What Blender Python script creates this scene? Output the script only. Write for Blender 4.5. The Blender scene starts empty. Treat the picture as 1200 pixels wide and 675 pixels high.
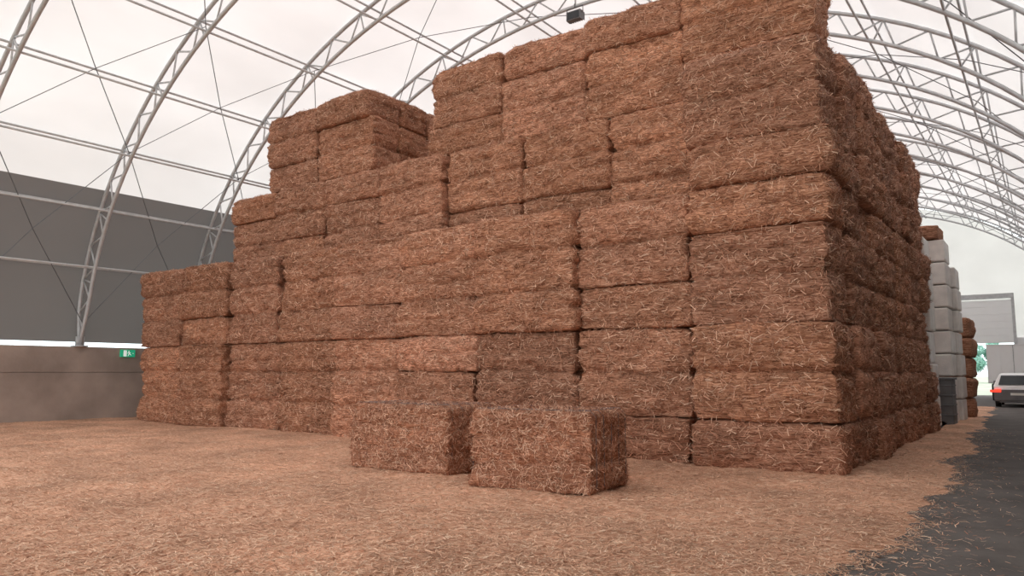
import bpy, bmesh, math, random
import numpy as np
from mathutils import Vector, Matrix
random.seed(4); rng=np.random.default_rng(7)
S=bpy.context.scene
try:
    S.view_settings.view_transform='Standard'
except Exception: pass
COL=S.collection

# ------------------------------------------------------------------ helpers
def vnoise(P):
    P=np.asarray(P,dtype=np.float64)
    i=np.floor(P).astype(np.int64); f=P-i; f=f*f*(3-2*f)
    def h(a,b,c):
        n=(a*374761393+b*668265263+c*1274126177)&0xFFFFFFFF
        n=((n^(n>>13))*1274126177)&0xFFFFFFFF
        n=(n^(n>>16))&0xFFFFFF
        return n/float(0xFFFFFF)
    r=0
    for dx in (0,1):
        wx=f[:,0] if dx else 1-f[:,0]
        for dy in (0,1):
            wy=f[:,1] if dy else 1-f[:,1]
            for dz in (0,1):
                wz=f[:,2] if dz else 1-f[:,2]
                r=r+wx*wy*wz*h(i[:,0]+dx,i[:,1]+dy,i[:,2]+dz)
    return r*2-1

def mk(name,V,F,mats=(),smooth=False,parent=None,tint=None,midx=None):
    me=bpy.data.meshes.new(name)
    if isinstance(F,np.ndarray):
        V=np.asarray(V,dtype=np.float32)
        me.vertices.add(len(V)); me.vertices.foreach_set('co',V.ravel())
        k=F.shape[1]
        me.loops.add(F.size); me.loops.foreach_set('vertex_index',F.astype(np.int32).ravel())
        me.polygons.add(len(F))
        me.polygons.foreach_set('loop_start',(np.arange(len(F))*k).astype(np.int32))
        me.update(calc_edges=True)
    else:
        me.from_pydata([tuple(v) for v in V],[],[tuple(f) for f in F]); me.update()
    if smooth: me.polygons.foreach_set('use_smooth',np.ones(len(me.polygons),dtype=bool))
    if midx is not None: me.polygons.foreach_set('material_index',np.asarray(midx,dtype=np.int32))
    if tint is not None:
        a=me.color_attributes.new('tint','FLOAT_COLOR','POINT')
        c=np.ones((len(V),4),dtype=np.float32); c[:,:3]=tint
        a.data.foreach_set('color',c.ravel())
    ob=bpy.data.objects.new(name,me); COL.objects.link(ob)
    for m in mats: me.materials.append(m)
    if parent: ob.parent=parent
    return ob
def empty(name,loc=(0,0,0)):
    e=bpy.data.objects.new(name,None); e.location=loc; COL.objects.link(e); return e

class B:
    def __init__(s): s.V=[];s.F=[];s.M=[]
    def add(s,V,F,m=0):
        o=len(s.V); s.V+= [tuple(v) for v in V]; s.F+=[tuple(i+o for i in f) for f in F]; s.M+=[m]*len(F)
    def box(s,x0,x1,y0,y1,z0,z1,m=0):
        V=[(x0,y0,z0),(x1,y0,z0),(x1,y1,z0),(x0,y1,z0),(x0,y0,z1),(x1,y0,z1),(x1,y1,z1),(x0,y1,z1)]
        s.add(V,[(0,3,2,1),(4,5,6,7),(0,1,5,4),(1,2,6,5),(2,3,7,6),(3,0,4,7)],m)
    def tube(s,pts,r,n=6,m=0):
        pts=[Vector(p) for p in pts]; V=[];F=[]
        t0=(pts[1]-pts[0]).normalized()
        up=Vector((0,1,0)) if abs(t0.y)<.9 else Vector((0,0,1))
        for i,p in enumerate(pts):
            t=((pts[min(i+1,len(pts)-1)]-pts[max(i-1,0)])).normalized()
            a=t.cross(up).normalized(); b=t.cross(a)
            for k in range(n):
                w=2*math.pi*k/n
                V.append(p+a*math.cos(w)*r+b*math.sin(w)*r)
        for i in range(len(pts)-1):
            for k in range(n):
                F.append((i*n+k,i*n+(k+1)%n,(i+1)*n+(k+1)%n,(i+1)*n+k))
        F.append(tuple(range(n))[::-1]); F.append(tuple((len(pts)-1)*n+k for k in range(n)))
        s.add(V,F,m)
    def cyl(s,c,axis,r,l,n=24,m=0):
        a=Vector(axis).normalized(); c=Vector(c); s.tube([c-a*l/2,c+a*l/2],r,n,m)
    def obj(s,name,mats,smooth=False,parent=None,bevel=0):
        ob=mk(name,s.V,s.F,mats,smooth,parent,midx=s.M)
        if bevel:
            md=ob.modifiers.new('b','BEVEL'); md.width=bevel; md.segments=2; md.limit_method='ANGLE'
        return ob

# ------------------------------------------------------------------ materials
def newmat(name):
    m=bpy.data.materials.new(name); m.use_nodes=True; nt=m.node_tree
    return m,nt,nt.nodes['Principled BSDF']
def simple(name,col,rough=.6,metal=0,var=.15,scale=3,bump=0,emit=None):
    m,nt,p=newmat(name); N=nt.nodes;L=nt.links
    tc=N.new('ShaderNodeTexCoord'); n=N.new('ShaderNodeTexNoise'); n.inputs['Scale'].default_value=scale; n.inputs['Detail'].default_value=6
    L.new(tc.outputs['Object'],n.inputs['Vector'])
    r=N.new('ShaderNodeValToRGB'); r.color_ramp.elements[0].position=.3; r.color_ramp.elements[1].position=.7
    r.color_ramp.elements[0].color=tuple(c*(1-var) for c in col)+(1,); r.color_ramp.elements[1].color=tuple(min(1,c*(1+var)) for c in col)+(1,)
    L.new(n.outputs['Fac'],r.inputs['Fac']); L.new(r.outputs['Color'],p.inputs['Base Color'])
    p.inputs['Roughness'].default_value=rough; p.inputs['Metallic'].default_value=metal
    if bump:
        b=N.new('ShaderNodeBump'); b.inputs['Strength'].default_value=bump; b.inputs['Distance'].default_value=.02
        n2=N.new('ShaderNodeTexNoise'); n2.inputs['Scale'].default_value=scale*12; n2.inputs['Detail'].default_value=5
        L.new(tc.outputs['Object'],n2.inputs['Vector']); L.new(n2.outputs['Fac'],b.inputs['Height']); L.new(b.outputs['Normal'],p.inputs['Normal'])
    if emit:
        p.inputs['Emission Color'].default_value=emit[0]+(1,); p.inputs['Emission Strength'].default_value=emit[1]
    return m
def straw(name,dark,mid,light,fl=3.5,fw=45,bump=.7,flat=False):
    m,nt,p=newmat(name); N=nt.nodes;L=nt.links
    tc=N.new('ShaderNodeTexCoord'); prev=None
    rots=[(0,0,.3),(0,0,1.5),(0,0,2.4)] if flat else [(0,.2,.2),(.6,-.5,.1),(0,1.2,1.2)]
    for k,ro in enumerate(rots):
        mp=N.new('ShaderNodeMapping'); mp.inputs['Rotation'].default_value=ro
        mp.inputs['Scale'].default_value=(fl,fw,fw); mp.inputs['Location'].default_value=(k*7.3,k*3.1,k)
        L.new(tc.outputs['Object'],mp.inputs['Vector'])
        n=N.new('ShaderNodeTexNoise'); n.inputs['Scale'].default_value=1; n.inputs['Detail'].default_value=3; n.inputs['Distortion'].default_value=.4
        L.new(mp.outputs['Vector'],n.inputs['Vector'])
        if prev is None: prev=n.outputs['Fac']
        else:
            mx=N.new('ShaderNodeMath'); mx.operation='MAXIMUM'; L.new(prev,mx.inputs[0]); L.new(n.outputs['Fac'],mx.inputs[1]); prev=mx.outputs[0]
    r=N.new('ShaderNodeValToRGB'); e=r.color_ramp.elements
    e[0].position=.46; e[0].color=dark+(1,); e[1].position=.78; e[1].color=light+(1,)
    q=e.new(.6); q.color=mid+(1,)
    L.new(prev,r.inputs['Fac'])
    big=N.new('ShaderNodeTexNoise'); big.inputs['Scale'].default_value=1 ; big.inputs['Detail'].default_value=6
    bm=N.new('ShaderNodeMapping'); bm.inputs['Scale'].default_value=(.8,.8,.8) if flat else (.9,.9,2.6)
    L.new(tc.outputs['Object'],bm.inputs[0]); L.new(bm.outputs[0],big.inputs['Vector'])
    mr=N.new('ShaderNodeMapRange'); mr.inputs[1].default_value=.3; mr.inputs[2].default_value=.7; mr.inputs[3].default_value=.72; mr.inputs[4].default_value=1.22
    L.new(big.outputs['Fac'],mr.inputs[0])
    at=N.new('ShaderNodeAttribute'); at.attribute_name='tint'
    m1=N.new('ShaderNodeMix'); m1.data_type='RGBA'; m1.blend_type='MULTIPLY'; m1.inputs[0].default_value=1
    L.new(r.outputs['Color'],m1.inputs[6]); L.new(at.outputs['Color'],m1.inputs[7])
    m2=N.new('ShaderNodeMix'); m2.data_type='RGBA'; m2.blend_type='MULTIPLY'; m2.inputs[0].default_value=1
    L.new(m1.outputs[2],m2.inputs[6]); L.new(mr.outputs[0],m2.inputs[7])
    L.new(m2.outputs[2],p.inputs['Base Color'])
    p.inputs['Roughness'].default_value=.8; p.inputs['Specular IOR Level'].default_value=.15
    b=N.new('ShaderNodeBump'); b.inputs['Strength'].default_value=bump; b.inputs['Distance'].default_value=.025
    L.new(prev,b.inputs['Height']); L.new(b.outputs['Normal'],p.inputs['Normal'])
    return m
def strandmat():
    m,nt,p=newmat('straw_strand'); N=nt.nodes;L=nt.links
    at=N.new('ShaderNodeAttribute'); at.attribute_name='tint'
    tc=N.new('ShaderNodeTexCoord'); n=N.new('ShaderNodeTexNoise'); n.inputs['Scale'].default_value=20
    L.new(tc.outputs['Object'],n.inputs['Vector'])
    hs=N.new('ShaderNodeMapRange'); hs.inputs[3].default_value=.8; hs.inputs[4].default_value=1.2; L.new(n.outputs['Fac'],hs.inputs[0])
    mx=N.new('ShaderNodeMix'); mx.data_type='RGBA'; mx.blend_type='MULTIPLY'; mx.inputs[0].default_value=1
    L.new(at.outputs['Color'],mx.inputs[6]); L.new(hs.outputs[0],mx.inputs[7]); L.new(mx.outputs[2],p.inputs['Base Color'])
    p.inputs['Roughness'].default_value=.6; p.inputs['Specular IOR Level'].default_value=.3
    return m
M_BALE=straw('bale_straw',(.18,.07,.038),(.51,.242,.147),(.85,.525,.37))
M_FLOORSTRAW=straw('litter_straw',(.46,.235,.145),(.71,.42,.285),(.93,.65,.47),fl=6,fw=60,bump=.6,flat=True)
M_STRAND=strandmat()
M_STEEL=simple('galvanised_steel',(.56,.56,.57),.5,.2,.12,4)
M_CABLE=simple('cable_steel',(.16,.16,.17),.5,.5)
M_ASPH=simple('asphalt',(.12,.107,.1),.9,0,.25,1.5,.5)
M_CONC=simple('concrete_wall',(.36,.285,.245),.9,0,.22,.9,.3)
M_WHITE=simple('white_paint',(.97,.97,.97),.4,0,.02,2)
M_WRAP=simple('white_wrap',(.8,.74,.7),.4,0,.12,3,.4)
M_GREY=simple('grey_plastic',(.16,.155,.16),.6)
M_BLACK=simple('black_rubber',(.02,.02,.02),.7)
M_GLASS=simple('dark_glass',(.02,.025,.03),.1)
M_RED=simple('red_lens',(.6,.02,.01),.3,emit=((1,.04,.02),2.0))
M_PLATE=simple('plate',(.8,.8,.75),.5)
M_GREEN=simple('exit_green',(.02,.36,.18),.4,emit=((.03,.5,.27),.35))
M_WSIGN=simple('sign_white',(.9,.95,.92),.4,emit=((.9,1,.95),.4))
M_GRASS=simple('grass',(.36,.42,.33),.9,0,.2,.3)
M_LEAF=simple('foliage',(.26,.5,.42),.8,0,.35,.6)  # leaf green made paler and bluer, distance haze put into the colour
M_BARK=simple('bark',(.12,.08,.05),.9)

def membrane(name,col,tr,dcol):
    m,nt,p=newmat(name); N=nt.nodes;L=nt.links; N.remove(p); out=N['Material Output']
    tc=N.new('ShaderNodeTexCoord'); n=N.new('ShaderNodeTexNoise'); n.inputs['Scale'].default_value=.45; n.inputs['Detail'].default_value=6
    mp=N.new('ShaderNodeMapping'); mp.inputs['Scale'].default_value=(1,.5,1); L.new(tc.outputs['Object'],mp.inputs[0]); L.new(mp.outputs[0],n.inputs['Vector'])
    r=N.new('ShaderNodeValToRGB'); r.color_ramp.elements[0].position=.3; r.color_ramp.elements[1].position=.7
    r.color_ramp.elements[0].color=tuple(c*.84 for c in col)+(1,); r.color_ramp.elements[1].color=col+(1,)
    L.new(n.outputs['Fac'],r.inputs['Fac'])
    d=N.new('ShaderNodeBsdfDiffuse'); d.inputs['Color'].default_value=dcol+(1,)
    t=N.new('ShaderNodeBsdfTranslucent'); L.new(r.outputs['Color'],t.inputs['Color'])
    mx=N.new('ShaderNodeMixShader'); mx.inputs[0].default_value=tr
    L.new(d.outputs[0],mx.inputs[1]); L.new(t.outputs[0],mx.inputs[2]); L.new(mx.outputs[0],out.inputs['Surface'])
    return m
M_MEM=membrane('roof_membrane',(.93,.9,.895),.41,(.82,.8,.79))
M_DARKMEM=membrane('grey_curtain_fabric',(.5,.47,.46),.08,(.2,.187,.182))

# ------------------------------------------------------------------ hall
CX,A,BZ,Z0=-12.,15.,11.5,2.5
Y0,Y1=-9.,62.  # near end cut short and left open to let in more sky light
def arc(th,o=0):
    nx,nz=math.cos(th)/A,math.sin(th)/BZ; l=math.hypot(nx,nz)
    return (CX+A*math.cos(th)+nx/l*o, Z0+BZ*math.sin(th)+nz/l*o)
ARCH_Y=[7.75+4.1*k for k in range(-8,14)]
ARCH_Y=[y for y in ARCH_Y if Y0<=y<=Y1]
def loft(th0,th1,n,off,name,mat,base=None):
    V=[];F=[];ys=sorted(set([Y0]+ARCH_Y+[Y1]))
    yy=[]
    for a,b in zip(ys[:-1],ys[1:]): yy+= [a,(a+b)/2]
    yy.append(ys[-1])
    for y in yy:
        for i in range(n+1):
            th=th0+(th1-th0)*i/n; x,z=arc(th,off); V.append((x,y,z))
    for j in range(len(yy)-1):
        for i in range(n):
            a=j*(n+1)+i; F.append((a,a+1,a+n+2,a+n+1))
    return mk(name,V,F,[mat],True)
TH=math.asin((7.75-Z0)/(BZ+.4))
T0=math.asin(.17/(BZ+.4))
loft(TH,math.pi-TH,56,.42,'ceiling',M_MEM)
loft(math.pi-TH,math.pi-T0,10,.42,'side_curtain',M_DARKMEM)
loft(T0,TH,10,.42,'side_curtain',M_DARKMEM)
def truss():
    b=B(); n=64; ch={}
    for s in (-1,1):
        P=[]
        for i in range(n+1):
            th=math.pi*i/n; o=.34*min(1,min(th,math.pi-th)/.12)*s
            x,z=arc(th,o); P.append((x,0,z))
        ch[s]=P; b.tube(P,.065,8)
    for i in range(0,n):
        a=ch[-1][i] if i%2 else ch[1][i]; c=ch[1][i+1] if i%2 else ch[-1][i+1]
        b.tube([a,c],.03,5)
        if i%4==0: b.tube([ch[-1][i],ch[1][i]],.03,5)
    for x in (CX-A,CX+A): b.box(x-.2,x+.2,-.2,.2,Z0,Z0+.04); b.box(x-.03,x+.03,-.14,.14,Z0+.04,Z0+.35)
    return b
base=truss().obj('arch_truss',[M_STEEL],True)
base.location.y=ARCH_Y[0]
for y in ARCH_Y[1:]:
    o=base.copy(); o.location.y=y; COL.objects.link(o)
b=B()
for d in [14,24,34,45,57,70,83,97,110,123,135,146,156,166]:
    th=math.radians(d)
    for o in (-.3,.3):
        x,z=arc(th+ (.012 if o>0 else 0),o); b.tube([(x,Y0,z),(x,Y1,z)],.035,6)
b.obj('roof_purlins',[M_STEEL],True)
b=B()
for j in range(len(ARCH_Y)-1):
    ya,yb=ARCH_Y[j],ARCH_Y[j+1]
    dd=[4,24,45,70,97,123,146,176]
    for k in range(len(dd)-1):
        if (j+k)%2==0 or dd[k] in (4,146,123):
            x0,z0=arc(math.radians(dd[k]),-.1); x1,z1=arc(math.radians(dd[k+1]),-.1)
            xm,zm=arc(math.radians((dd[k]+dd[k+1])/2),-.1); ym=(ya+yb)/2
            b.tube([(x0,ya,z0),(xm,ym,zm),(x1,yb,z1)],.014,4)
            b.tube([(x0,yb,z0),(xm,ym,zm),(x1,ya,z1)],.014,4)
b.obj('bracing_cables',[M_CABLE])
def sidewall(name,x0,x1):
    b=B(); y=Y0
    while y<Y1:
        y2=min(y+5.9,Y1); b.box(x0,x1,y+.006,y2-.006,0,1.62); b.box(x0,x1,y+.006,y2-.006,1.632,Z0); y=y2
    xm=(x0+x1)/2; b.box(xm-.1,xm+.1,Y0,Y1,0,Z0-.02)
    b.obj(name,[M_CONC],bevel=.008)
sidewall('wall_left',-27.6,-26.95); sidewall('wall_right',2.95,3.6)
mk('floor',[(-27.6,Y0,0),(3.6,Y0,0),(3.6,Y1+.2,0),(-27.6,Y1+.2,0)],[(0,1,2,3)],[M_ASPH])
mk('ground',[(-300,-300,-.06),(300,-300,-.06),(300,300,-.06),(-300,300,-.06)],[(0,1,2,3)],[M_GRASS])
b=B(); DX0,DX1,DZ=-6.0,-2.1,6.6
xs=sorted(set(list(np.linspace(CX-A,CX+A,61))+[DX0,DX1]))
for x0,x1 in zip(xs[:-1],xs[1:]):
    def zt(x): 
        q=max(0,1-((x-CX)/A)**2); return Z0+BZ*math.sqrt(q)+.35*q**.25
    lo=DZ if (x0>=DX0-1e-6 and x1<=DX1+1e-6) else 0
    b.add([(x0,Y1,max(lo,4.)),(x1,Y1,max(lo,4.)),(x1,Y1,max(4.01,zt(x1))),(x0,Y1,max(4.01,zt(x0)))],[(0,1,2,3)],0)
    if lo==0: b.box(x0,x1,Y1,Y1+.1,0,4.,1)
b.obj('wall_back',[M_MEM,M_WHITE])
b=B(); z=3.65
while z<DZ-.05:
    b.box(DX0-.05,DX1+.05,Y1-.14,Y1-.08,z+.008,z+.492); b.box(DX0,DX1,Y1-.12,Y1-.09,z-.01,z+.03); z+=.5
b.box(DX0-.2,DX0-.02,Y1-.2,Y1-.02,0,DZ+.2,1); b.box(DX1+.02,DX1+.2,Y1-.2,Y1-.02,0,DZ+.2,1); b.box(DX0-.2,DX1+.2,Y1-.25,Y1-.02,DZ+.15,DZ+.5,1)
b.obj('door_1',[M_WHITE,M_STEEL],bevel=.01)

# ------------------------------------------------------------------ straw litter
def edge(x,y):
    P=np.stack([x,y,np.zeros_like(x)],1)
    e=-1.36+.2*vnoise(P*[.5,.5,1]+2)+.18*vnoise(P*1.6)+.1*vnoise(P*5)
    e=e-np.clip((y-20)/14,0,1)*.6
    return e-x
def litter_h(x,y):
    P=np.stack([x,y,np.zeros_like(x)],1)
    m=np.clip(edge(x,y)/.6,-.3,1)
    z=m*.045-.012+np.clip(m,0,1)*(.03*vnoise(P*.8+3)+.02*vnoise(P*3)+.016*vnoise(P*9))
    return np.where(m>.5,np.maximum(z,.008),z)
def grid(xs,ys):
    X,Y=np.meshgrid(xs,ys,indexing='xy'); x=X.ravel();y=Y.ravel()
    V=np.stack([x,y,litter_h(x,y)],1); nx=len(xs);ny=len(ys)
    i=(np.arange(ny-1)[:,None]*nx+np.arange(nx-1)[None]).ravel()
    return V,np.stack([i,i+1,i+nx+1,i+nx],1)
ys=np.concatenate([np.arange(-6,13.5,.07),np.arange(13.5,26,.18),np.arange(26,42,.4)])
xs=np.concatenate([np.arange(-26.94,-12,.1),np.arange(-12,.6,.06)])
V,F=grid(xs,ys)
c=V[F].mean(1); V2=V[F][:,:,2].max(1)
under=((c[:,0]>-24.6)&(c[:,0]<-3.1)&(c[:,1]>12.95)&(c[:,1]<23.8))|((c[:,0]>-8)&(c[:,0]<-2.75)&(c[:,1]>24.9)&(c[:,1]<33))
F=F[(~under)&(V2>-.004)]
P3=V*[.35,.35,0]; tn=1+.07*vnoise(P3)+.06*vnoise(V*[1.3,1.3,0]+5)
LIT=mk('straw_litter',V,F,[M_FLOORSTRAW],True,tint=np.stack([tn,tn,tn],1))

def strands(name,P,Nrm,length,width,tilt,cols,parent=None,bias=None):
    n=len(P)
    r=rng.normal(size=(n,3))
    if bias is not None: r=r*np.array(bias)
    t=r-(r*Nrm).sum(1,keepdims=True)*Nrm; t/=np.linalg.norm(t,axis=1,keepdims=True)+1e-9
    d=t+Nrm*(rng.uniform(-.1,1,(n,1))*tilt); d/=np.linalg.norm(d,axis=1,keepdims=True)
    s=np.cross(d,Nrm+rng.normal(size=(n,3))*.25); s/=np.linalg.norm(s,axis=1,keepdims=True)+1e-9
    L=length*rng.uniform(.5,1.4,(n,1)); W=width*rng.uniform(.6,1.3,(n,1))
    c=P+Nrm*.008
    bend=Nrm*rng.uniform(-.12,.18,(n,1))*L
    p0=c-d*L*.5; p1=c+bend*.5; p2=c+d*L*.5
    V=np.stack([p0-s*W*.5,p0+s*W*.5,p1-s*W*.5,p1+s*W*.5,p2-s*W*.5,p2+s*W*.5],1).reshape(-1,3)
    b=np.arange(n)*6
    F=np.concatenate([np.stack([b,b+1,b+3,b+2],1),np.stack([b+2,b+3,b+5,b+4],1)])
    pal=np.array(cols); a=rng.integers(0,len(pal),n); w=rng.uniform(.75,1.2,(n,1))
    T=np.repeat(pal[a]*w,6,axis=0)
    return mk(name,V,F,[M_STRAND],tint=T,parent=parent)
PAL_F=[(.8,.52,.36),(.7,.42,.28),(.9,.67,.49),(.6,.32,.2),(.44,.21,.125),(.78,.5,.34)]
PAL_B=[(.62,.34,.225),(.48,.23,.14),(.82,.54,.385),(.32,.125,.07),(.55,.27,.17),(.42,.19,.11)]
n=230000
d=4.0*np.exp(rng.uniform(0,math.log(26/4.),n)); an=np.radians(rng.uniform(-6,74,n))
x=-np.sin(an)*d; y=np.cos(an)*d
ok=(x>-26.8)&((y<12.5)|(x>-2.7))&(x<2.5)
x,y=x[ok],y[ok]; e=edge(x,y)
ok=(e>0)|(rng.uniform(size=len(e))<.3*np.exp(e/.4)); x,y=x[ok],y[ok]
P=np.stack([x,y,np.maximum(litter_h(x,y),0)],1); Nn=np.tile([0,0,1.],(len(P),1))
strands('straw_strands',P,Nn,.075,.006,.3,PAL_F,LIT)

# ------------------------------------------------------------------ bales
def box_template(nx,ny,nz):
    V=[];F=[];idx={}
    def gv(i,j,k):
        key=(i,j,k)
        if key not in idx: idx[key]=len(V); V.append((i/nx-.5,j/ny-.5,k/nz-.5))
        return idx[key]
    for i in range(nx):
        for j in range(ny):
            F.append((gv(i,j,0),gv(i,j+1,0),gv(i+1,j+1,0),gv(i+1,j,0)))
            F.append((gv(i,j,nz),gv(i+1,j,nz),gv(i+1,j+1,nz),gv(i,j+1,nz)))
    for i in range(nx):
        for k in range(nz):
            F.append((gv(i,0,k),gv(i+1,0,k),gv(i+1,0,k+1),gv(i,0,k+1)))
            F.append((gv(i,ny,k),gv(i,ny,k+1),gv(i+1,ny,k+1),gv(i+1,ny,k)))
    for j in range(ny):
        for k in range(nz):
            F.append((gv(0,j,k),gv(0,j,k+1),gv(0,j+1,k+1),gv(0,j+1,k)))
            F.append((gv(nx,j,k),gv(nx,j+1,k),gv(nx,j+1,k+1),gv(nx,j,k+1)))
    return np.array(V),np.array(F)
def bale(tmpl,c,size,rot=0,r=.07,seed=0,amp=1.,bands=(),nl=1,pillow=.0,lean=0):
    V,F=tmpl; h=np.array(size)/2; p=V*2*h
    q=np.clip(p,-(h-r),h-r); dv=p-q; l=np.linalg.norm(dv,axis=1,keepdims=True)
    nrm=dv/np.maximum(l,1e-9)
    p=q+nrm*r
    u=p/h
    bul=(1-u[:,0]**4)*(1-u[:,1]**4)+(1-u[:,1]**4)*(1-u[:,2]**4)+(1-u[:,0]**4)*(1-u[:,2]**4)
    s=np.array([seed*1.7,seed*.93,seed*2.3])
    dsp=.02*np.clip(bul,0,1)+amp*(.06*vnoise(p*1.3+s)+.04*vnoise(p*[2,2,4]+s)+.04*vnoise(p*[5,5,9]+s)+.034*vnoise(p*[11,11,18]+s)+.02*vnoise(p*[20,20,8]+s))
    side=(abs(nrm[:,2])<.6)
    wob=.04*vnoise(p*[2.5,2.5,.1]+s)+.03*u[:,0]*random.uniform(-1,1)
    zz=p[:,2]+h[2]+wob
    lh=size[2]/nl; k=np.clip(np.floor(zz/lh),0,nl-1); fr=(zz-k*lh)/lh
    offs=np.array([random.uniform(-.04,.04) for _ in range(nl)])
    if pillow: dsp=dsp+side*(pillow*(1-np.abs(2*fr-1)**3.0)-pillow*.6+offs[k.astype(int)])
    for g,dp,wd in bands:
        dsp=dsp-dp*(.8+.6*vnoise(p*[2.2,2.2,0]+s*1.3+g*7))*np.exp(-((zz-g)/wd)**2)*side
    dz=dsp*(abs(nrm[:,2])*.35+ (1-abs(nrm[:,2])))
    p=p+nrm*dz[:,None]
    top=np.clip((p[:,2]/h[2]-.5)/.5,0,1)
    p[:,2]-=top*(.06*np.abs(u[:,0])**8+.05*np.abs(u[:,1])**6)*(.6+.6*vnoise(p*[1,1,0]+s))
    p[:,0]+=lean*(p[:,2]+h[2])
    ca,sa=math.cos(rot),math.sin(rot)
    R=np.array([[ca,-sa,0],[sa,ca,0],[0,0,1]])
    return p@R.T+np.array(c),F
def stack_tint():
    k=random.uniform(.82,1.15); w=random.uniform(-.05,.05)
    return np.array([k*(1+w*.4),k,k*(1-w)])
BL,BW,BH=2.42,1.22,.825
TEM={1:box_template(30,14,16),2:box_template(30,14,32),3:box_template(30,14,48)}
SV=[];SF=[];STi=[];off=0; FR=[]
def put(x0,x1,y0,y1,l0,nl=1,front=True,right=False,top=False,jit=1,tk=1,dy=0,dx=0):
    """a block of pressed straw nl layers high; inner layers show as creases"""
    global off
    seed=random.uniform(0,500); j=.065*jit
    H=BH*nl
    c=[(x0+x1)/2+random.uniform(-j,j)*.6+dx,(y0+y1)/2+random.uniform(-j*1.3,j*1.3)+dy,BH*l0+H/2]
    sz=(x1-x0-random.uniform(.02,.1),y1-y0-.02,H-.0)
    rot=math.radians(random.uniform(-1.8,1.8))
    bands=[]
    for k in range(nl):
        if k: bands.append((BH*k+random.uniform(-.03,.03),.09,.035))
        bands.append((BH*(k+.5)+random.uniform(-.08,.08),random.uniform(.02,.06),.03))
    V,F=bale(TEM[nl],c,sz,rot,seed=seed,r=.06,bands=bands,nl=nl,pillow=.045,lean=random.uniform(-.018,.018))
    V[:,2]=np.maximum(V[:,2],.0)
    t=stack_tint()*tk
    T=np.tile(t,(len(V),1))
    for k in range(nl):
        m=(V[:,2]>=BH*(l0+k))&(V[:,2]<BH*(l0+k+1)); T[m]*=random.uniform(.88,1.12)
    SV.append(V);SF.append(F+off);STi.append(T); off+=len(V)
    e1=V[F[:,1]]-V[F[:,0]]; e2=V[F[:,3]]-V[F[:,0]]; nn=np.cross(e1,e2); ar=np.linalg.norm(nn,axis=1)
    nn/=ar[:,None]+1e-9
    w=np.zeros(len(F))
    if front: w+= (nn[:,1]<-.3)
    if right: w+= (nn[:,0]>.3)
    if top: w+= (nn[:,2]>.5)
    k=w>0
    FR.append((V,F[k],nn[k],ar[k],t))
XB=[-2.75-2.45*k for k in range(10)]
YF=12.6
def column(x0,x1,y0,y1,l0,n,groups,**kw):
    l=l0; tp=kw.pop('top',False); tks=kw.pop('tks',None)
    for i,g in enumerate(groups):
        k2=dict(kw)
        if tks: k2['tk']=tks[i]
        put(x0,x1,y0,y1,l,g,top=(tp and i==len(groups)-1),**k2); l+=g
for k in range(1,9):
    yo=[0,0,-.05,-.08,.04,.24,.26,.18,.26][k]
    if k==3: gr=[2,1,3];tk=[.92,1.24,1.02]
    elif k in (5,6): gr=[3,3];tk=[.85,.72]
    elif k==7: gr=[3,1,2];tk=[.98,1.15,.85]
    elif k==8: gr=[3,3];tk=[1,1.02]
    elif k==4: gr=[3,1,2];tk=[1.0,1.08,1.02]
    elif k==2: gr=[1,2,3];tk=[.88,.92,1.03]
    else: gr=[1,2,1,2];tk=[.86,.93,1,1.05]
    column(XB[k+1],XB[k],YF+yo,YF+yo+BW,0,6,gr,top=True,tks=tk)
    for r_ in range(1,4):
        put(XB[k+1],XB[k],YF+.2+BW*r_,YF+.2+BW*(r_+1),5,1,front=False,top=(r_==1))
pats=[[2,1,3,3],[3,3,3],[2,2,2,3],[3,2,1,3],[1,3,2,3],[3,3,1,2]]
for r_ in range(9):
    yy=YF-.03+1.27*r_
    g=[1,2,2,1,1,2] if r_==0 else pats[r_%6]; l=0
    for i,h in enumerate(g):
        o=random.uniform(-.08,.12) if r_ else [-.02,.03,0.02,-.06,.05,-.1][i]
        put(XB[1]+o,XB[0]+o,yy,yy+1.27,l,h,r_==0,True,i==len(g)-1,jit=1.,tk=.97,dy=(0 if r_ else [0,-.04,0,.05,-.03,.04][i])); l+=h
x=-5.35
g2=[[3],[1,2],[1,2],[3],[2,1],[1,2],[2,1]]
for k in range(7):
    o=[0,.05,0,-.06,.05,.0,.1][k]
    column(x-BL,x,14.35+o,14.35+BW+o,6,3,g2[k],top=True,tks=[1.03,1.05])
    for r_ in (1,2): put(x-BL,x,14.45+BW*r_,14.45+BW*(r_+1),8,1,front=False,top=True)
    x-=BL
xs3=[-13.4,-10.95,-8.5,-6.02,-3.25]
for k in range(4):
    o=[0,.05,-.05,-.1][k]
    column(xs3[k],xs3[k+1],14.62+o,15.84+o,9,3,[[1,2],[2,1],[2,1],[1,2]][k],right=(k==3),top=True,tks=[1.08,1.08])
    if k<3: column(xs3[k],xs3[k+1],15.9,17.12,9,3,[1,2],front=False,right=True)
for k,(a,c_) in enumerate([(-20.4,-17.97),(-17.93,-15.5)]):
    for r_ in range(3):
        column(a,c_,14.45+BW*r_-.1*k,14.45+BW*(r_+1)-.1*k,9,3,[[1,2],[2,1]][k],front=r_==0,right=k==1,tks=[1,1] if k==0 else [.95,.95])
V=np.concatenate(SV);F=np.concatenate(SF);T=np.concatenate(STi)
def core(x0,x1,y0,y1,z0,z1):  # plain filler box inside the stack, added to block light
    global V,F,T
    c=box_template(1,1,1); v=(c[0]+.5)*[x1-x0,y1-y0,z1-z0]+[x0,y0,z0]
    F=np.concatenate([F,c[1]+len(V)]); V=np.concatenate([V,v]); T=np.concatenate([T,np.full((len(v),3),.8)])
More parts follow.
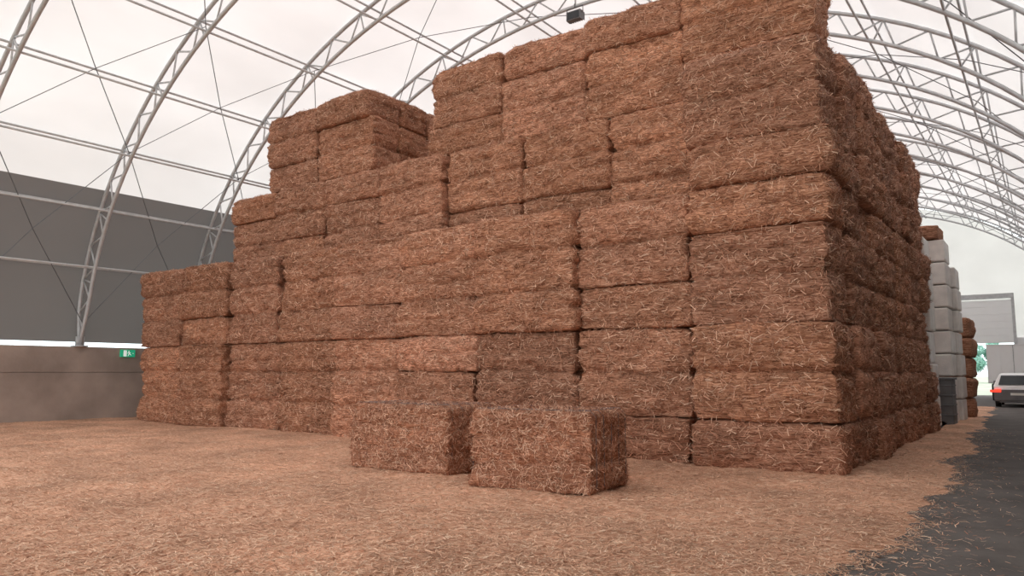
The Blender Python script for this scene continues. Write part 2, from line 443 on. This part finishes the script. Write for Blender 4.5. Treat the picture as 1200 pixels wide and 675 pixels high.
core(-24.3,-5.3,13.9,23.6,0,4.9-.83); core(-22.0,-5.3,17.3,23.6,4.0,7.3)
core(-24.3,-5.3,17.6,23.6,4.0,4.9)
STACK=mk('straw_bale_stack',V,F,[M_BALE],True,tint=T)
def cover(frs,dens,length,width,tilt,name,parent,pal,bias=None):
    Ps=[];Ns=[]
    for V,F,nn,ar,t in frs:
        if len(F)==0: continue
        n=rng.poisson(ar.sum()*dens)
        i=rng.choice(len(F),n,p=ar/ar.sum()); a=rng.uniform(size=(n,1));b_=rng.uniform(size=(n,1))
        Q=V[F[i]]; P=(Q[:,0]*(1-a)+Q[:,1]*a)*(1-b_)+(Q[:,3]*(1-a)+Q[:,2]*a)*b_
        Ps.append(P);Ns.append(nn[i])
    return strands(name,np.concatenate(Ps),np.concatenate(Ns),length,width,tilt,pal,parent,bias)
cover(FR,300,.14,.011,.5,'straw_strands',STACK,PAL_B,(1,1,.6))

TF=box_template(48,32,28)
def single(name,c,size,rot,seed):
    V,F=bale(TF,(0,0,0),size,0,r=.05,seed=seed,amp=.7,bands=[(.36,.04,.04),(.72,.04,.04)])
    t=np.tile([.97,.92,.89],(len(V),1))
    V[:,2]=np.maximum(V[:,2],-size[2]/2)
    ob=mk(name,V,F,[M_BALE],True,tint=t)
    e1=V[F[:,1]]-V[F[:,0]]; e2=V[F[:,3]]-V[F[:,0]]; nn=np.cross(e1,e2); ar=np.linalg.norm(nn,axis=1); nn/=ar[:,None]+1e-9
    k=nn[:,2]>-.5
    cover([(V,F[k],nn[k],ar[k],1)],1400,.1,.007,.55,'straw_strands',ob,PAL_B+[(.8,.52,.36),(.28,.1,.05)])
    ob.location=(c[0],c[1],.03+size[2]/2); ob.rotation_euler=(0,0,rot)
    b=B(); hx,hy,hz=size[0]/2+.02,size[1]/2,size[2]/2+.015
    for k in range(5):
        y=-hy+size[1]*(k+.5)/5
        b.tube([(-hx,y,-hz+.1),(-hx,y,hz-.08),(-hx+.08,y,hz),(hx-.08,y,hz),(hx,y,hz-.08),(hx,y,-hz+.1)],.004,4)
    b.obj('twine',[M_CABLE],parent=ob)
    return ob
single('straw_bale',(-5.98,9.13),(1.9,1.3,1.08),math.radians(6),11.3)
single('straw_bale',(-8.83,9.5),(2.25,1.25,1.08),math.radians(-1),44.7)

# ------------------------------------------------------------------ exit sign and floodlight
ex=empty('emergency_exit_sign',(-26.9,13.45,2.3))
b=B(); b.box(-.04,.04,-.26,.26,-.13,.13,0); b.obj('housing',[M_GREEN],parent=ex,bevel=.01)
b=B(); x=.045
def q(pts): b.add([(x,-p[0]*.82,p[1]*.82) for p in pts],[tuple(range(len(pts)))],0)
q([(.06,.13),(.06,-.13),(.2,-.13),(.2,.13)])
q([(-.03+.028*math.cos(a*.785),.09+.028*math.sin(a*.785)) for a in range(8)])
q([(-.06,.055),(-.01,.06),(-.03,-.02),(-.08,-.02)]); q([(-.04,-.02),(-.07,-.03),(-.02,-.07),(-.0,-.05)]); q([(-.02,-.05),(.02,-.12),(-.01,-.12),(-.04,-.07)])
q([(-.08,-.01),(-.05,-.03),(-.13,-.09),(-.15,-.07)]); q([(-.01,.05),(.04,.01),(.03,-.01),(-.03,.03)]); q([(-.06,.05),(-.12,.03),(-.12,.01),(-.06,.02)])
q([(-.2,.02),(-.2,-.02),(-.26,0)])
b.obj('pictogram',[M_WSIGN],parent=ex)
fl=empty('floodlight',(-11.9,19.85,13.25))
b=B(); b.box(-.26,.26,-.12,.1,-.2,.1,0)
for k in range(7): b.box(-.24+.08*k,-.22+.08*k,.1,.18,-.18,.08,0)
b.tube([(-.3,0,.0),(-.3,0,.25),(.3,0,.25),(.3,0,.0)],.02,6,0); b.tube([(0,0,.25),(0,0,.38)],.03,6,0)
b.box(-.22,.22,-.13,-.12,-.17,.07,1); b.obj('lamp_body',[M_GREY,M_GLASS],parent=fl)

# ------------------------------------------------------------------ objects behind the stack
b=B()
def wb(x0,x1,y0,y1,z0,z1,h,m=0):
    z=z0
    while z<z1-.1:
        j=random.uniform(-.03,.03); b.box(x0+j,x1+j,y0+j,y1+j,z,min(z+h-.03,z1),m); z+=h
wb(-4.2,-2.62,27.7,29,0,6.0,.75); wb(-5.6,-4.3,27.7,29,0,6.0,.75)
wb(-4.3,-2.86,24.85,26.0,0,5.7,.95)
wb(-4.0,-2.5,29.1,30.4,0,5.2,.75)
b.obj('white_wrapped_bale_stack',[M_WRAP],bevel=.05)
def smallbale(name,x0,x1,y0,y1,z0,nl,h,parent=None):
    Vs=[];Fs=[];o=0
    for l in range(nl):
        V,F=bale(box_template(10,10,6),((x0+x1)/2+random.uniform(-.04,.04),(y0+y1)/2,z0+h*(l+.5)),(x1-x0,y1-y0,h-.01),random.uniform(-.02,.02),seed=random.uniform(0,99),r=.06)
        if l==0: V[:,2]=np.maximum(V[:,2],z0)
        Vs.append(V);Fs.append(F+o);o+=len(V)
    V=np.concatenate(Vs); return mk(name,V,np.concatenate(Fs),[M_BALE],True,tint=np.ones(3),parent=parent)
smallbale('straw_bale_on_top',-4.3,-2.75,27.6,29,6.0,1,.5)
smallbale('small_bale_stack',-3.6,-2.35,31.2,32.6,0,5,.72)
b=B(); b.box(-3.45,-2.55,26.4,27.4,.12,1.4)
for k in range(3): b.box(-3.45+.35*k,-3.25+.35*k,26.4,27.4,0,.12)
for k in range(4): b.box(-3.47,-2.53,26.38,27.42,.3+.3*k,.34+.3*k)
b.box(-3.5,-2.5,26.35,27.45,1.4,1.46)
b.obj('grey_storage_box',[M_GREY],bevel=.015)

# ------------------------------------------------------------------ car (seen from behind)
def wheel(b,x,y,r,w):
    b.cyl((x,y,r),(1,0,0),r,w,28,0); b.cyl((x,y,r),(1,0,0),r*.6,w+.02,20,1)
    b.cyl((x,y,r),(1,0,0),r*.18,w+.04,12,0)
car=empty('car',(-1.42,41.5,0))
prof=[(0.02,.42),(0,.62),(.06,.98),(.12,1.02),(.42,1.5),(.7,1.56),(2.2,1.58),(2.6,1.5),(3.3,1.05),(4.3,.93),(4.48,.75),(4.5,.4),(4.2,.28),(.3,.28)]
def prism(prof,xw,topw,zs,mat,name,parent,bev):
    b=B();n=len(prof)
    def hw(z): return xw-(xw-topw)*max(0,min(1,(z-zs)/(1.58-zs)))
    V=[(-hw(z),y,z) for y,z in prof]+[(hw(z),y,z) for y,z in prof]
    F=[tuple(range(n)),tuple(range(2*n-1,n-1,-1))]+[(i,i+n,(i+1)%n+n,(i+1)%n) for i in range(n)]
    b.add(V,F); return b.obj(name,[mat],parent=parent,bevel=bev)
prism(prof,.9,.66,1.0,M_WHITE,'body',car,.05)
b=B()
b.add([(-.72,.08,1.03),(.72,.08,1.03),(.6,.39,1.47),(-.6,.39,1.47)],[(0,1,2,3)],0)
for s in (-1,1):
    b.add([(s*.895,.55,1.05),(s*.895,3.0,1.05),(s*.75,2.45,1.46),(s*.72,.62,1.46)],[(0,1,2,3) if s>0 else (3,2,1,0)],0)
b.add([(-.8,3.25,1.1),(.8,3.25,1.1),(.66,2.66,1.49),(-.66,2.66,1.49)],[(0,1,2,3)],0)
b.obj('windows',[M_GLASS],parent=car)
b=B()
for s in (-1,1): b.box(min(s*.88,s*.62),max(s*.88,s*.62),-.1,.1,.7,.84)
b.obj('tail_lights',[M_RED],parent=car,bevel=.01)
b=B(); b.box(-.26,.26,-.1,.0,.56,.67); b.obj('licence_plate',[M_PLATE],parent=car)
b=B(); b.box(-.9,.9,-.08,.15,.32,.82); b.box(-.7,.7,-.04,.1,.22,.34)
for s in (-1,1): b.box(min(s*.9,s*1.06),max(s*.9,s*1.06),2.85,3.0,1.02,1.2)
b.obj('bumper_and_mirrors',[M_GREY],parent=car,bevel=.02)
b=B()
for s in (-1,1):
    for y in (.85,3.6): wheel(b,s*.8,y,.33,.22)
b.obj('wheels',[M_BLACK,M_STEEL],parent=car,smooth=False)

# ------------------------------------------------------------------ box truck
tr=empty('box_truck',(-1.75,49.5,0))
b=B(); b.box(-1.25,1.25,0,6.2,1.0,3.15,0)
b.box(-.008,.008,-.035,0,1.05,3.1,1)
b.box(-1.25,1.25,-.03,0,3.11,3.15,0); b.box(-1.25,1.25,-.03,0,1.0,1.08,2)
for x in (-.62,.62): b.cyl((x,-.03,2.05),(0,0,1),.012,2.0,8,0)
for k in range(10): b.box(1.25,1.27,.3+.6*k,.34+.6*k,1.02,3.1,0); b.box(-1.27,-1.25,.3+.6*k,.34+.6*k,1.02,3.1,0)
b.obj('cargo_box',[M_WHITE,M_GREY,M_STEEL],parent=tr,bevel=.01)
b=B(); b.box(-.5,.5,.1,8.3,.75,.99); b.box(-1.2,1.2,-.05,.08,.5,.65); b.box(-.55,-.45,0,.1,.5,.9); b.box(.45,.55,0,.1,.5,.9)
b.obj('chassis',[M_GREY],parent=tr)
cab=[(6.35,.6),(6.35,2.6),(6.6,2.75),(7.9,2.7),(8.3,1.7),(8.4,.6)]
prism(cab,1.15,1.1,1.,M_WHITE,'cab',tr,.05)
b=B(); b.box(-1.2,-.95,-.07,-.04,.52,.63); b.box(.95,1.2,-.07,-.04,.52,.63); b.obj('tail_lights',[M_RED],parent=tr)
b=B()
for s in (-1,1):
    for y in (1.6,2.75,7.3): wheel(b,s*1.0,y,.48,.35)
b.obj('wheels',[M_BLACK,M_STEEL],parent=tr)
b=B()
for s in (-1,1):
    b.tube([(s*1.15,8.0,2.2),(s*1.45,8.1,2.2)],.02,6); b.box(s*1.45-.08,s*1.45+.08,8.05,8.15,1.75,2.25)
b.obj('mirrors',[M_BLACK],parent=tr)

# ------------------------------------------------------------------ trees outside
def tree(x,y,h):
    e=empty('tree',(x,y,-.06))
    b=B(); b.tube([(0,0,0),(.1,0,h*.3),(0,.1,h*.65)],.16,8)
    for k in range(5):
        a=k*1.3; b.tube([(.05,0,h*(.3+.06*k)),(math.cos(a)*h*.16,math.sin(a)*h*.16,h*(.5+.06*k))],.05,5)
    b.obj('trunk',[M_BARK],True,parent=e)
    n=9000; cs=rng.normal(size=(14,3))*[h*.2,h*.16,h*.2]+[0,0,h*.5]
    c=cs[rng.integers(0,14,n)]; dd=rng.normal(size=(n,3)); dd/=np.linalg.norm(dd,axis=1,keepdims=True)
    P=c+dd*h*.13*rng.uniform(.6,1,(n,1)); P[:,2]=np.maximum(P[:,2],.5)
    a=rng.normal(size=(n,3));a/=np.linalg.norm(a,axis=1,keepdims=True); bb=np.cross(a,dd); s=.16
    V=np.stack([P-a*s,P+bb*s*.6,P+a*s,P-bb*s*.6],1).reshape(-1,3); i=np.arange(n)*4
    mk('foliage',V,np.stack([i,i+1,i+2,i+3],1),[M_LEAF],parent=e)
for x,y,h in [(-16,132,8),(-11.5,136,7),(-7.5,131,7.5),(-3.5,137,8),(-20.5,134,8)]: tree(x,y,h)

# ------------------------------------------------------------------ light: overcast sky
w=bpy.data.worlds.new('overcast'); S.world=w; w.use_nodes=True; nt=w.node_tree; bg=nt.nodes['Background']
tc=nt.nodes.new('ShaderNodeTexCoord'); sp=nt.nodes.new('ShaderNodeSeparateXYZ'); nt.links.new(tc.outputs['Generated'],sp.inputs[0])
r=nt.nodes.new('ShaderNodeValToRGB'); r.color_ramp.elements[0].position=0; r.color_ramp.elements[0].color=(.8,.92,.95,1)
r.color_ramp.elements[1].position=.6; r.color_ramp.elements[1].color=(1,.965,.95,1)
nt.links.new(sp.outputs[2],r.inputs[0]); nt.links.new(r.outputs[0],bg.inputs[0]); bg.inputs[1].default_value=2.5

# ------------------------------------------------------------------ camera
cd=bpy.data.cameras.new('camera'); cam=bpy.data.objects.new('camera',cd); COL.objects.link(cam)
cd.sensor_width=36; cd.lens=26.0; cd.clip_end=600
cam.location=(0,0,1.65); cam.rotation_euler=(math.radians(90+6.45),0,math.radians(36.05))
S.camera=cam
